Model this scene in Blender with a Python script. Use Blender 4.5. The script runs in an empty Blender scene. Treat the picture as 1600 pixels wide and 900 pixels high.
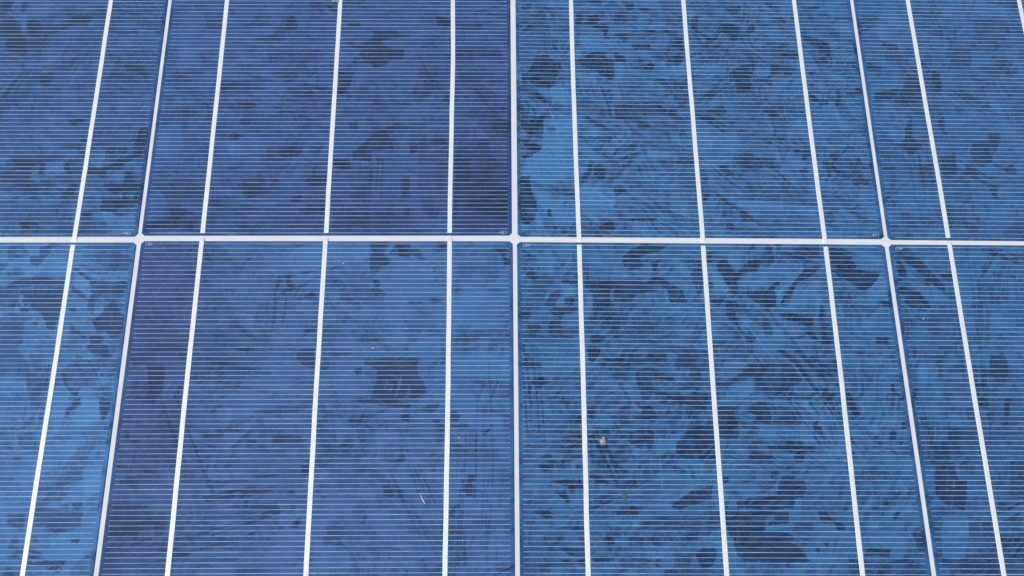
import bpy, math, random
import numpy as np
from mathutils import Matrix, Vector

# ------------------------------------------------------------------ camera, sky, sun, exposure
scene = bpy.context.scene
COL = scene.collection
MM = 0.001

cam_data = bpy.data.cameras.new("camera")
cam_data.sensor_width = 36.0
cam_data.lens = 2200.0 / 1600.0 * 36.0
cam_data.clip_start = 0.01
cam_data.clip_end = 50.0
cam = bpy.data.objects.new("camera", cam_data)
COL.objects.link(cam)
right = Vector((0.99979946, -0.00608291, 0.01907956))
down = Vector((0.00319147, -0.89217452, -0.45167957))
fwd = Vector((0.01976983, 0.45164989, -0.8919762))
PANEL_Z = 0.0
m = Matrix((right, -down, -fwd)).transposed().to_4x4()
m.translation = Vector((-0.01282887, -0.28733051, 0.52219312))
cam.matrix_world = m
scene.camera = cam

world = bpy.data.worlds.new("World")
scene.world = world
world.use_nodes = True
wn = world.node_tree
bg = wn.nodes["Background"]
sky = wn.nodes.new("ShaderNodeTexSky")
sky.sky_type = 'NISHITA'
sky.sun_disc = False
SUN_DIR = Vector((-0.52, -0.16, 0.84)).normalized()      # towards the sun
elev = math.asin(SUN_DIR.z)
sky.sun_elevation = elev
sky.sun_rotation = math.atan2(SUN_DIR.x, SUN_DIR.y)
sky.dust_density = 1.5
wn.links.new(sky.outputs[0], bg.inputs[0])
bg.inputs[1].default_value = 0.09

sun_data = bpy.data.lights.new("sun", 'SUN')
sun_data.energy = 3.2
sun_data.angle = math.radians(0.5)
sun_data.color = (1.0, 0.96, 0.91)
sun = bpy.data.objects.new("sun", sun_data)
COL.objects.link(sun)
sun.rotation_euler = SUN_DIR.to_track_quat('Z', 'Y').to_euler()
sun.location = (0, 0, 3)

scene.view_settings.view_transform = 'Standard'
scene.view_settings.look = 'None'
scene.view_settings.exposure = 0.0
scene.view_settings.gamma = 1.0
scene.view_settings.use_curve_mapping = False

GAIN = np.array([1.09, 1.10, 1.165])         # what the lamps make of an albedo of 1 (measured), used to derive base colours
VEIL = np.array([0.010, 0.011, 0.0135])

def lin(c):
    c = np.asarray(c, float) / 255.0
    return np.where(c <= 0.04045, c / 12.92, ((c + 0.055) / 1.055) ** 2.4)

def albedo(rgb):
    return np.clip((lin(rgb) - VEIL) / GAIN, 0.004, 0.9)

# ------------------------------------------------------------------ materials
def mat(name, base, rough=0.5, metal=0.0, coat=0.0, attr=False, mottle=0.0, mscale=900.0, spec=0.4, bump=0.0):
    mt = bpy.data.materials.new(name)
    mt.use_nodes = True
    nt = mt.node_tree
    b = nt.nodes["Principled BSDF"]
    b.inputs["Roughness"].default_value = rough
    b.inputs["Metallic"].default_value = metal
    b.inputs["Specular IOR Level"].default_value = spec
    b.inputs["Coat Weight"].default_value = coat
    b.inputs["Coat Roughness"].default_value = 0.12
    b.inputs["Base Color"].default_value = (*base, 1)
    src = None
    if attr:
        a = nt.nodes.new("ShaderNodeAttribute")
        a.attribute_name = "grain_colour"
        src = a.outputs["Color"]
    if mottle > 0:
        geo = nt.nodes.new("ShaderNodeNewGeometry")
        no = nt.nodes.new("ShaderNodeTexNoise")
        no.inputs["Scale"].default_value = mscale
        no.inputs["Detail"].default_value = 4.0
        no.inputs["Roughness"].default_value = 0.7
        nt.links.new(geo.outputs["Position"], no.inputs["Vector"])
        mr = nt.nodes.new("ShaderNodeMapRange")
        mr.inputs["From Min"].default_value = 0.25
        mr.inputs["From Max"].default_value = 0.75
        mr.inputs["To Min"].default_value = 1.0 - mottle
        mr.inputs["To Max"].default_value = 1.0 + mottle
        nt.links.new(no.outputs["Fac"], mr.inputs["Value"])
        mx = nt.nodes.new("ShaderNodeVectorMath")
        mx.operation = 'SCALE'
        if src is not None:
            nt.links.new(src, mx.inputs[0])
        else:
            mx.inputs[0].default_value = base
        nt.links.new(mr.outputs["Result"], mx.inputs["Scale"])
        src = mx.outputs[0]
        if bump > 0:
            bp = nt.nodes.new("ShaderNodeBump")
            bp.inputs["Strength"].default_value = bump
            bp.inputs["Distance"].default_value = 0.00015
            nt.links.new(no.outputs["Fac"], bp.inputs["Height"])
            nt.links.new(bp.outputs["Normal"], b.inputs["Normal"])
    if src is not None:
        nt.links.new(src, b.inputs["Base Color"])
    return mt

M_CELL = mat("silicon_wafer", (0.05, 0.15, 0.4), rough=0.6, coat=0.3, attr=True, mottle=0.10, mscale=1500.0, spec=0.15)
M_SHEET = mat("white_backsheet", tuple(albedo((224, 228, 238))), rough=0.6, coat=0.4, mottle=0.05, mscale=130.0)
M_RIBBON = mat("tinned_ribbon", (0.87, 0.92, 0.935), rough=0.44, metal=0.28, coat=0.3, mottle=0.10, mscale=520.0, bump=0.55)
M_FINGER = mat("silver_paste", tuple(albedo((172, 195, 230))), rough=0.6, spec=0.3, mottle=0.24, mscale=420.0)
M_PRINT = mat("silver_print", (0.30, 0.36, 0.50), rough=0.6)
M_CHIP = mat("bare_chip", tuple(albedo((88, 102, 132))), rough=0.7, mottle=0.3, mscale=1500.0)
M_FRAME = mat("brushed_aluminium", (0.62, 0.63, 0.65), rough=0.35, metal=0.9, mottle=0.04, mscale=300.0)
M_DIRT = mat("dried_dirt", (0.30, 0.32, 0.39), rough=0.9, mottle=0.75, mscale=1300.0, bump=0.8)
M_STRAW = mat("dry_straw", (0.44, 0.48, 0.53), rough=0.7, mottle=0.25, mscale=1500.0)
M_FLAKE = mat("brown_flake", (0.07, 0.11, 0.15), rough=0.8, mottle=0.4, mscale=1200.0)
M_DUST = mat("pale_dust", (0.5, 0.53, 0.58), rough=0.8, mottle=0.1)

# ------------------------------------------------------------------ helpers
def mesh_obj(name, verts, faces, material, parent=None, loc=(0, 0, 0), smooth=False):
    me = bpy.data.meshes.new(name)
    me.from_pydata([tuple(v) for v in verts], [], faces)
    me.materials.append(material)
    if smooth:
        me.polygons.foreach_set("use_smooth", [True] * len(me.polygons))
    me.update()
    return link(name, me, parent, loc)

def link(name, me, parent=None, loc=(0, 0, 0)):
    o = bpy.data.objects.new(name, me)
    COL.objects.link(o)
    o.parent = parent
    o.location = loc
    return o

def box(x0, x1, y0, y1, z0, z1):
    v = [(x0, y0, z0), (x1, y0, z0), (x1, y1, z0), (x0, y1, z0), (x0, y0, z1), (x1, y0, z1), (x1, y1, z1), (x0, y1, z1)]
    f = [(3, 2, 1, 0), (4, 5, 6, 7), (0, 1, 5, 4), (1, 2, 6, 5), (2, 3, 7, 6), (3, 0, 4, 7)]
    return v, f

class Noise:
    """smooth lattice noise in -1..1"""
    def __init__(self, seed):
        self.t = np.random.RandomState(seed).uniform(-1, 1, (256, 256))
    def __call__(self, x, y, s):
        x = x / s; y = y / s
        i = np.floor(x).astype(int); j = np.floor(y).astype(int)
        fx = x - i; fy = y - j
        fx = fx * fx * (3 - 2 * fx); fy = fy * fy * (3 - 2 * fy)
        t = self.t
        a = t[i & 255, j & 255]; b = t[(i + 1) & 255, j & 255]
        c = t[i & 255, (j + 1) & 255]; d = t[(i + 1) & 255, (j + 1) & 255]
        return (a * (1 - fx) + b * fx) * (1 - fy) + (c * (1 - fx) + d * fx) * fy

def voronoi(x, y, s, seed):
    """id value in -1..1 of the nearest jittered seed, and a second independent one"""
    R = np.random.RandomState(seed)
    jx = R.uniform(0.05, 0.95, (128, 128)); jy = R.uniform(0.05, 0.95, (128, 128))
    v1 = R.uniform(-1, 1, (128, 128)); v2 = R.uniform(0, 1, (128, 128))
    x = x / s; y = y / s
    i = np.floor(x).astype(int); j = np.floor(y).astype(int)
    best = np.full(x.shape, 1e9); o1 = np.zeros(x.shape); o2 = np.zeros(x.shape)
    for di in (-1, 0, 1):
        for dj in (-1, 0, 1):
            a = (i + di) & 127; b = (j + dj) & 127
            d = (i + di + jx[a, b] - x) ** 2 + (j + dj + jy[a, b] - y) ** 2
            k = d < best
            best[k] = d[k]; o1[k] = v1[a, b][k]; o2[k] = v2[a, b][k]
    return o1, o2

# ------------------------------------------------------------------ the crystal grains
# outlines of the grains one can see, in tenths of a millimetre on the panel, per cell (string, row):
# D dark, M half dark, W faint, B bright
GRAINS = {
(0, 0): """D -2342,1218 -2309,1233 -2290,1181 -2259,1167 -2332,1188
D -2355,1225 -2322,1240 -2286,1233 -2299,1203 -2332,1188 -2350,1192
D -2257,1233 -2227,1226 -2227,1189 -2241,1167 -2257,1196
D -2323,1130 -2291,1152 -2266,1138 -2242,1095 -2222,1038 -2199,1002 -2188,946 -2199,924 -2242,945 -2279,959 -2296,994 -2289,1023 -2320,1037 -2336,1101
D -2215,1124 -2191,1142 -2159,1125 -2140,1067 -2140,1031 -2181,1031 -2205,1059
M -2139,1060 -2092,1096 -2039,1133 -1996,1162 -1938,1163 -1919,1148 -1931,1112 -1989,1111 -2054,1075 -2097,1049 -2130,1038
D -2011,1140 -1920,1159 -1923,1134 -1937,1108 -2012,1104 -2047,1111
M -2283,931 -2245,924 -2201,896 -2164,841 -2180,834 -2217,889 -2273,924
M -2017,891 -1987,919 -1944,940 -1951,905 -1975,877 -1989,849 -2017,849 -2030,863 -2059,862
D -2117,827 -2067,841 -2049,835 -2068,807 -2059,779 -2084,758 -2111,786
M -2032,752 -2011,766 -1998,711 -2019,697 -2028,725
D -1753,879 -1738,896 -1686,890 -1666,865 -1645,831 -1620,810 -1642,806 -1685,837 -1727,851
M -1830,1184 -1661,1188 -1642,1174 -1740,1166 -1822,1170
M -1825,1143 -1691,1143 -1701,1130 -1794,1131
M -1796,1246 -1738,1248 -1736,1232 -1801,1236
M -1835,1080 -1718,1078 -1704,1056 -1773,1052 -1827,1066
M -1822,835 -1713,830 -1723,815 -1820,817
W -1815,963 -1684,978 -1651,936 -1733,907 -1826,913
W -2332,1080 -1864,1033 -1876,948 -2137,932 -2206,1009 -2322,1015
W -2198,730 -2040,724 -1982,630 -2175,615
D -1964,583 -1921,596 -1887,590 -1896,577 -1921,556 -1944,563
D -1895,483 -1863,490 -1831,504 -1833,477 -1883,474
M -1974,457 -1881,464 -1878,437 -1955,437
M -2186,396 -1962,404 -1937,385 -2056,371 -2064,352 -2066,326 -2088,287 -2073,262 -2136,248 -2204,261 -2211,306 -2146,351
D -2155,371 -2062,371 -2079,339 -2103,319 -2140,345
D -2050,365 -2029,371 -2025,307 -2041,307
M -2073,262 -2004,275 -1981,268 -1998,230 -2056,223 -2176,223 -2201,242
D -2144,191 -2112,198 -2118,166 -2143,166
D -1946,372 -1923,365 -1900,314 -1916,307 -1941,333
D -1926,224 -1899,263 -1870,256 -1885,199 -1921,186 -1938,192
D -1643,538 -1614,555 -1602,545 -1601,485 -1612,433 -1657,439 -1654,465 -1644,475 -1683,475 -1641,498
D -1776,418 -1768,441 -1735,445 -1732,419 -1747,412
D -1718,445 -1685,445 -1682,419 -1715,419
D -1838,340 -1823,353 -1798,334 -1725,367 -1707,399 -1674,399 -1648,413 -1655,426 -1616,426 -1625,406 -1692,360 -1732,334 -1759,328 -1756,302 -1771,289 -1800,302 -1834,314
D -1676,277 -1673,322 -1666,328 -1640,296 -1632,270 -1593,264 -1589,232 -1665,225 -1707,216 -1741,225 -1760,244 -1756,260 -1674,257
D -1764,187 -1704,187 -1672,194 -1675,219 -1654,226 -1661,194 -1628,188 -1620,219 -1610,219 -1602,156 -1634,150 -1681,137 -1696,124 -1662,112 -1672,103 -1718,124 -1762,130 -1755,162
M -1837,124 -1794,130 -1789,86 -1722,68 -1724,43 -1826,43
D -1836,117 -1800,130 -1801,99 -1833,99
B -1843,425 -1770,412 -1779,353 -1799,340 -1824,366
B -1720,321 -1677,328 -1682,276 -1724,263 -1758,276
B -1792,111 -1729,124 -1672,99 -1614,112 -1596,50 -1709,56
D -2093,66 -2024,73 -2010,54 -2072,39
M -1921,111 -1878,111 -1875,86 -1918,86
B -2225,396 -2191,390 -2197,357 -2218,351
B -2198,223 -2163,210 -2148,185 -2191,178
B -2077,326 -2050,332 -2037,275 -2065,281
B -2022,365 -1958,378 -1939,320 -1979,294 -2013,300
B -2020,198 -1931,180 -1939,161 -2008,154
B -1647,354 -1608,354 -1612,290 -1638,322
M -2082,35 -1868,36 -1865,12 -2079,11
M -1836,37 -1686,37 -1736,12 -1833,12
B -1707,37 -1600,38 -1597,13 -1683,13""",
(0, 1): """D -2023,-93 -1984,-86 -1984,-50 -1935,-25 -1900,-44 -1942,-50 -1944,-74 -1974,-123 -1988,-138 -2016,-123
M -2111,-159 -2088,-141 -2051,-141 -2035,-177 -2070,-189 -2108,-183
M -2144,-117 -2101,-123 -2112,-153 -2137,-165
D -2101,-225 -2063,-201 -2022,-192 -1959,-192 -1878,-206 -1861,-212 -1864,-230 -2094,-234
D -2045,-248 -1863,-236 -1857,-359 -1871,-405 -1877,-440 -1905,-423 -1935,-359 -1974,-342 -1994,-307 -2007,-325 -2032,-301 -2020,-278 -2042,-266
D -2067,-313 -2042,-301 -2017,-330 -1986,-330 -1994,-348 -2020,-348 -2044,-325 -2084,-336
D -1971,-394 -1948,-377 -1940,-394 -1957,-417
M -2104,-371 -2056,-348 -2004,-383 -1993,-492 -2085,-492
M -1830,-128 -1782,-134 -1685,-146 -1682,-170 -1734,-176 -1801,-146
M -1821,-80 -1748,-67 -1613,-79 -1609,-157 -1672,-164 -1774,-110
B -1822,-146 -1801,-152 -1676,-217 -1696,-223
D -1762,-206 -1710,-200 -1693,-211 -1614,-211 -1602,-223 -1609,-253 -1649,-271 -1686,-265 -1716,-277 -1728,-306 -1723,-347 -1730,-370 -1738,-353 -1756,-335 -1755,-300 -1783,-289 -1830,-248 -1832,-230 -1775,-265 -1751,-289 -1744,-265 -1730,-247 -1759,-230
D -1692,-347 -1670,-312 -1650,-300 -1639,-306 -1623,-352 -1602,-358 -1594,-381 -1599,-422 -1606,-456 -1640,-468 -1665,-439 -1701,-439 -1721,-405 -1739,-382 -1704,-376
D -1730,-457 -1689,-451 -1665,-474 -1688,-497 -1724,-497
D -1812,-417 -1751,-451 -1732,-480 -1804,-440
D -1829,-336 -1809,-324 -1796,-347 -1817,-347
M -1831,-394 -1787,-417 -1807,-422
M -2124,-44 -2062,-32 -2028,-81 -2113,-111
M -1826,-37 -1608,-30 -1620,-67 -1780,-61
M -2126,-231 -2042,-236 -2037,-301 -2108,-348
B -1946,-92 -1900,-86 -1847,-122 -1849,-188 -1977,-177 -2004,-171 -1972,-135
B -1825,-164 -1767,-206 -1745,-259 -1756,-289 -1822,-230
D -1735,-497 -1647,-496 -1649,-525 -1631,-547 -1650,-553 -1709,-536 -1727,-519
D -1780,-542 -1738,-551 -1742,-562 -1768,-556
M -1827,-615 -1787,-570 -1716,-565 -1648,-576 -1679,-609 -1670,-682 -1611,-665 -1608,-731 -1701,-682 -1731,-682 -1748,-704 -1779,-704 -1805,-660
D -1827,-615 -1805,-621 -1794,-665 -1776,-687 -1748,-704 -1739,-698 -1746,-726 -1767,-715 -1797,-682
D -1755,-731 -1730,-731 -1720,-764 -1745,-769 -1758,-786 -1764,-813 -1784,-813 -1784,-780 -1761,-759
D -1656,-737 -1608,-736 -1608,-775 -1615,-802 -1627,-824 -1637,-824 -1635,-802 -1652,-786
D -1604,-850 -1595,-823 -1593,-856 -1607,-864 -1631,-872
D -1647,-904 -1612,-909 -1626,-915
D -1767,-845 -1760,-840 -1760,-861
D -1937,-593 -1901,-593 -1899,-610 -1929,-610
M -1948,-856 -1932,-829 -1894,-781 -1899,-819 -1890,-845 -1927,-862
M -1959,-883 -1886,-872 -1878,-926 -1914,-952 -1949,-915
M -1961,-531 -1904,-537 -1902,-587 -1943,-588
M -2084,-498 -2033,-497 -1949,-582 -1947,-627 -2063,-632
M -1962,-632 -1890,-638 -1875,-775 -1923,-759
B -1725,-731 -1659,-731 -1642,-829 -1709,-851 -1752,-829
B -1832,-720 -1764,-737 -1785,-808 -1805,-883 -1829,-851
M -1634,-931 -1624,-968 -1631,-973
W -2032,-829 -1971,-808 -1966,-936 -2012,-957
M -1757,-1010 -1742,-1010 -1745,-1025
M -1844,-1093 -1795,-1093 -1792,-1114 -1840,-1119
D -1707,-1165 -1668,-1160 -1665,-1185 -1699,-1185
D -1615,-1175 -1602,-1160 -1600,-1180
M -1843,-1170 -1771,-1190 -1663,-1200 -1657,-1246 -1692,-1276 -1748,-1286 -1833,-1236
D -1838,-1400 -1763,-1385 -1715,-1390 -1695,-1395 -1733,-1429 -1702,-1415 -1718,-1434 -1767,-1424 -1750,-1410 -1798,-1410
D -1920,-1301 -1892,-1296 -1887,-1326 -1911,-1326
D -1697,-1311 -1650,-1301 -1666,-1326
M -1944,-1206 -1876,-1206 -1875,-1276 -1938,-1246
M -1769,-1276 -1732,-1266 -1737,-1296
B -1687,-1020 -1608,-1020 -1606,-1114 -1659,-1155""",
(1, 0): """W -1516,853 -1386,868 -1379,798 -1538,797
D -1038,1156 -1004,1171 -982,1106 -1004,1080 -1034,1091
M -1027,1080 -1003,1069 -1002,1048 -1020,1055
M -1091,1083 -1051,1091 -1029,1026 -1075,1018 -1168,1018 -1192,1032 -1090,1061
M -1191,1169 -1121,1177 -1108,1155 -1177,1133
M -1234,1118 -1130,1133 -1104,1105 -1215,1100
M -1054,1229 -1014,1237 -994,1208 -1041,1200
M -1026,969 -876,977 -840,956 -873,935 -1012,941
D -755,1129 -703,1133 -696,1108 -748,1104
D -703,1007 -663,1029 -636,1058 -642,1087 -543,1091 -507,1066 -513,1045 -600,1030 -593,1001 -493,973 -493,952 -503,924 -561,909 -583,888 -623,873 -647,901 -687,901 -728,908 -723,936 -683,929 -701,957 -685,979 -749,1000 -756,1021
M -1098,849 -972,857 -959,829 -992,801 -1061,814
M -1306,812 -1186,799 -1171,758 -1261,744 -1308,764
M -1306,946 -1244,953 -1230,932 -1293,917
D -783,858 -720,852 -723,803 -745,775 -759,720 -783,733
M -1012,766 -944,767 -931,739 -975,718 -1005,746
M -1296,689 -1154,690 -1130,669 -1196,649 -1293,661
M -546,804 -505,798 -521,763 -555,735 -531,701 -462,694 -462,667 -548,694
M -1415,1189 -1321,1183 -1318,1081 -1407,1102
W -965,927 -797,914 -805,830 -984,857
W -1270,854 -1113,898 -1140,800
M -389,1250 -335,1250 -341,1228 -376,1228
D -358,1169 -287,1155 -292,1104 -345,1118
M -420,1053 -356,1068 -320,1039 -384,1031
M -263,1134 -169,1120 -145,1098 -180,1076 -262,1097
M -261,989 -63,991 -52,948 -203,926 -260,933
M -248,890 -168,884 -144,807 -224,779 -248,834
D -53,670 -41,663 -44,643 -56,650
M -189,662 -144,663 -144,642 -189,642
D -304,737 -281,744 -286,682 -309,702
B -1559,565 -1460,579 -1436,447 -1509,400 -1560,420
M -1560,264 -1414,284 -1329,253 -1324,202 -1488,201
D -1562,81 -1424,107 -1336,89 -1364,45 -1557,44
D -1471,144 -1417,145 -1350,126 -1456,107
M -1225,588 -1176,601 -1124,582 -1190,568
D -1253,521 -1221,534 -1185,511 -1223,491 -1246,501
D -1039,575 -1028,576 -1033,565
D -1014,453 -925,456 -924,437 -933,410 -1010,403 -1034,423
M -1065,390 -999,403 -993,390 -1031,377
M -886,457 -825,464 -845,417 -890,424
M -1239,350 -1180,370 -1173,357 -1227,337
D -872,307 -806,313 -809,268 -869,255 -909,281
M -1191,305 -1102,299 -1075,229 -1117,203 -1173,215 -1166,266
D -959,204 -910,210 -918,172 -951,172
D -917,147 -809,160 -807,122 -915,122
M -1016,165 -951,172 -972,153
D -730,584 -691,598 -677,538 -717,537
D -604,531 -527,579 -505,592 -493,566 -548,518 -530,485 -528,446 -623,438 -616,399 -632,379 -699,392 -706,431 -685,445 -658,485
D -783,398 -721,392 -703,359 -713,340 -752,340 -780,353
M -623,308 -574,308 -567,283 -617,276
M -549,565 -459,573 -459,552 -548,545
D -490,296 -452,309 -449,200 -488,206
M -686,231 -627,250 -640,180 -679,192
M -775,148 -611,130 -448,143 -445,55 -770,54
W -1297,202 -827,104 -813,47 -1288,45
B -1268,494 -1040,509 -1079,429 -1232,402
M -459,579 -392,586 -383,427 -455,433
D -456,466 -417,466 -422,433 -455,426
D -362,486 -306,507 -289,474 -344,467
M -260,427 -177,494 -109,501 -98,409 -26,363 -27,51 -261,50
D -260,388 -193,402 -186,285 -247,284
D -148,259 -32,247 -32,82 -120,119 -207,163 -191,189 -142,183
D -165,488 -109,495 -109,455 -165,454
M -395,207 -340,201 -343,118 -393,131
D -115,602 -19,596 -19,535 -87,535""",
(1, 1): """D -1376,-156 -1313,-150 -1317,-162 -1370,-162
M -1437,-287 -1364,-275 -1352,-299
M -1497,-358 -1467,-346 -1427,-381
D -613,-17 -508,-16 -550,-62 -538,-87 -521,-111 -531,-129 -563,-135 -573,-159 -605,-159 -607,-111 -603,-62
D -593,-195 -567,-189 -560,-219 -570,-237 -543,-249 -527,-261 -569,-261 -579,-285 -580,-255 -602,-243 -581,-225
B -524,-13 -503,-19 -528,-68 -549,-74
D -497,-25 -443,-25 -441,-98 -474,-86 -528,-74
D -955,-179 -935,-167 -926,-215 -904,-226 -812,-178 -811,-184 -894,-226 -935,-250 -955,-262 -966,-250 -947,-227
D -792,-154 -724,-127 -721,-130 -786,-160
D -891,-268 -834,-250 -827,-280 -858,-286
M -733,-256 -691,-255 -684,-285 -673,-303 -704,-309
M -1215,-239 -1153,-227 -1155,-263 -1198,-257
M -1179,-351 -1137,-357 -1123,-403 -1095,-420 -1078,-438 -1045,-466 -1065,-472 -1110,-438 -1150,-392
M -1172,-126 -1128,-143 -1137,-156
D -1300,-59 -1278,-71 -1269,-114 -1296,-108
D -1289,-180 -1277,-198 -1287,-204
B -885,-27 -799,-20 -814,-142 -919,-161 -951,-82
B -788,-20 -616,-20 -607,-99 -708,-118 -782,-142
W -1279,-287 -982,-321 -988,-391 -1117,-345 -1274,-346
W -767,-425 -486,-401 -483,-482 -764,-471
D -443,-37 -405,-43 -388,-74 -383,-86 -371,-104 -442,-80
D -319,-24 -287,-24 -286,-55 -319,-49
D -98,-48 -28,-48 -22,-66 -44,-78 -17,-103 -17,-121 -39,-133 -49,-103 -65,-66
M -344,-140 -328,-134 -328,-158 -344,-158
D -436,-290 -383,-296 -388,-305 -436,-305
D -357,-287 -309,-287 -304,-295 -330,-304
B -257,-260 -18,-247 -19,-423 -255,-424
W -248,-116 -66,-139 -76,-212 -247,-212
D -1484,-575 -1406,-581 -1410,-687 -1434,-747 -1475,-742 -1467,-681
M -1570,-496 -1312,-496 -1314,-530 -1317,-552 -1409,-558 -1478,-581 -1552,-564
M -1571,-665 -1469,-665 -1470,-742 -1517,-731
W -1584,-720 -1311,-719 -1315,-983 -1563,-983
D -1539,-850 -1522,-861 -1517,-904 -1530,-904
D -1156,-501 -1063,-501 -1062,-518 -1118,-521
W -1256,-535 -1100,-552 -1045,-608 -1249,-620
M -1254,-563 -1171,-566 -1180,-580 -1252,-580
D -886,-517 -814,-506 -809,-596 -851,-591 -884,-557
M -787,-523 -663,-528 -678,-539 -781,-545
M -776,-551 -739,-557 -757,-602 -783,-602
D -615,-556 -429,-550 -426,-657 -440,-718 -475,-735 -490,-751 -424,-756 -423,-767 -510,-762 -633,-740 -639,-729 -603,-718 -575,-657 -556,-607 -609,-579
D -655,-601 -624,-590 -618,-618 -643,-629
M -1042,-779 -912,-757 -810,-763 -839,-779 -940,-790 -1030,-796
M -1120,-807 -1030,-806 -1102,-850 -1138,-839
D -1182,-850 -1087,-850 -1090,-866 -1176,-866
D -1225,-877 -1145,-877 -1144,-887 -1224,-890
D -958,-887 -873,-882 -822,-903 -901,-919 -956,-919
D -635,-806 -580,-800 -619,-828 -670,-830 -660,-817
D -598,-838 -558,-849 -562,-865 -598,-855
M -633,-860 -593,-860 -585,-919 -610,-924
M -786,-741 -750,-746 -759,-768
M -748,-784 -697,-795 -686,-811 -747,-806
D -453,-800 -423,-795 -422,-827 -452,-822
M -548,-827 -523,-838 -537,-849
M -528,-977 -438,-967 -438,-988 -527,-988
B -613,-729 -580,-663 -561,-618 -555,-652 -583,-729
B -528,-679 -519,-646 -514,-646 -522,-685
B -507,-696 -493,-663 -488,-663 -499,-699
B -486,-724 -461,-623 -453,-623 -478,-726
M -884,-713 -854,-710 -863,-721
D -429,-556 -398,-556 -397,-607 -375,-651 -364,-679 -359,-701 -394,-723 -425,-723
D -373,-762 -312,-745 -306,-762 -331,-789 -377,-778
M -341,-805 -306,-811 -300,-838 -280,-849 -284,-903 -319,-924 -300,-870 -325,-833
D -260,-783 -240,-778 -219,-805 -234,-827 -260,-822
D -138,-870 -97,-854 -107,-870 -128,-886
M -260,-838 -179,-838 -209,-865 -254,-854
W -57,-794 -21,-794 -22,-934 -52,-924
W -248,-924 -67,-934 -67,-982 -248,-982
B -253,-527 -20,-526 -20,-662 -118,-640 -252,-629
D -1454,-1020 -1415,-1015 -1418,-1036 -1448,-1036
D -1505,-1051 -1450,-1062 -1463,-1072 -1471,-1088 -1531,-1083 -1538,-1067
D -1551,-1160 -1414,-1165 -1403,-1175 -1528,-1190 -1554,-1180
M -1552,-1195 -1342,-1195 -1335,-1261 -1548,-1266
D -1484,-1236 -1403,-1261 -1525,-1296 -1551,-1281
M -1311,-1067 -1208,-1056 -1207,-1072 -1305,-1082
W -1553,-1306 -1330,-1316 -1326,-1439 -1555,-1439
M -1207,-1067 -1060,-1062 -1029,-1072 -1117,-1082 -1207,-1075
D -1056,-1108 -997,-1103 -928,-1111 -986,-1124 -1199,-1155 -1201,-1142 -1079,-1124
D -1119,-1175 -993,-1165 -924,-1160 -903,-1185 -911,-1206 -960,-1216 -999,-1216 -961,-1190 -1021,-1180
D -1021,-1051 -933,-1041 -912,-1046 -941,-1056 -1010,-1059
D -845,-1009 -806,-1004 -803,-1051 -843,-1041 -830,-1020
D -851,-1236 -833,-1216 -821,-1236 -839,-1261 -859,-1256
M -875,-1165 -845,-1170 -854,-1180
D -524,-1087 -494,-1087 -483,-1113 -468,-1134 -512,-1134 -513,-1108
M -588,-1211 -568,-1211 -581,-1251 -601,-1241
D -473,-1296 -457,-1317 -462,-1322
D -490,-1356 -475,-1381 -484,-1381
M -733,-1251 -660,-1251 -673,-1281 -721,-1286
W -762,-1082 -613,-1077 -612,-1113 -770,-1108
W -614,-1286 -584,-1296 -608,-1435 -627,-1435
D -507,-988 -438,-988 -447,-996 -502,-993
M -1180,-1366 -1025,-1376 -1082,-1391 -1178,-1386
M -869,-1410 -831,-1396 -821,-1406
M -1061,-1410 -955,-1410 -962,-1440 -1058,-1440
M -1195,-1206 -1010,-1195 -1019,-1211 -1193,-1221
W -1188,-1276 -993,-1296 -998,-1346 -1183,-1336
B -768,-1316 -631,-1346 -636,-1440 -771,-1440
D -192,-1051 -167,-1045 -157,-1066 -172,-1082 -167,-1103 -171,-1134 -201,-1139 -196,-1113 -211,-1113 -197,-1092
D -250,-1180 -221,-1159 -216,-1175 -235,-1195 -245,-1216 -259,-1221 -260,-1195
M -117,-1236 -97,-1256 -112,-1347 -126,-1347 -122,-1276
W -252,-1376 -165,-1366 -146,-1396 -203,-1421 -252,-1416
W -67,-987 -27,-987 -28,-1092 -67,-1103""",
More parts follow.
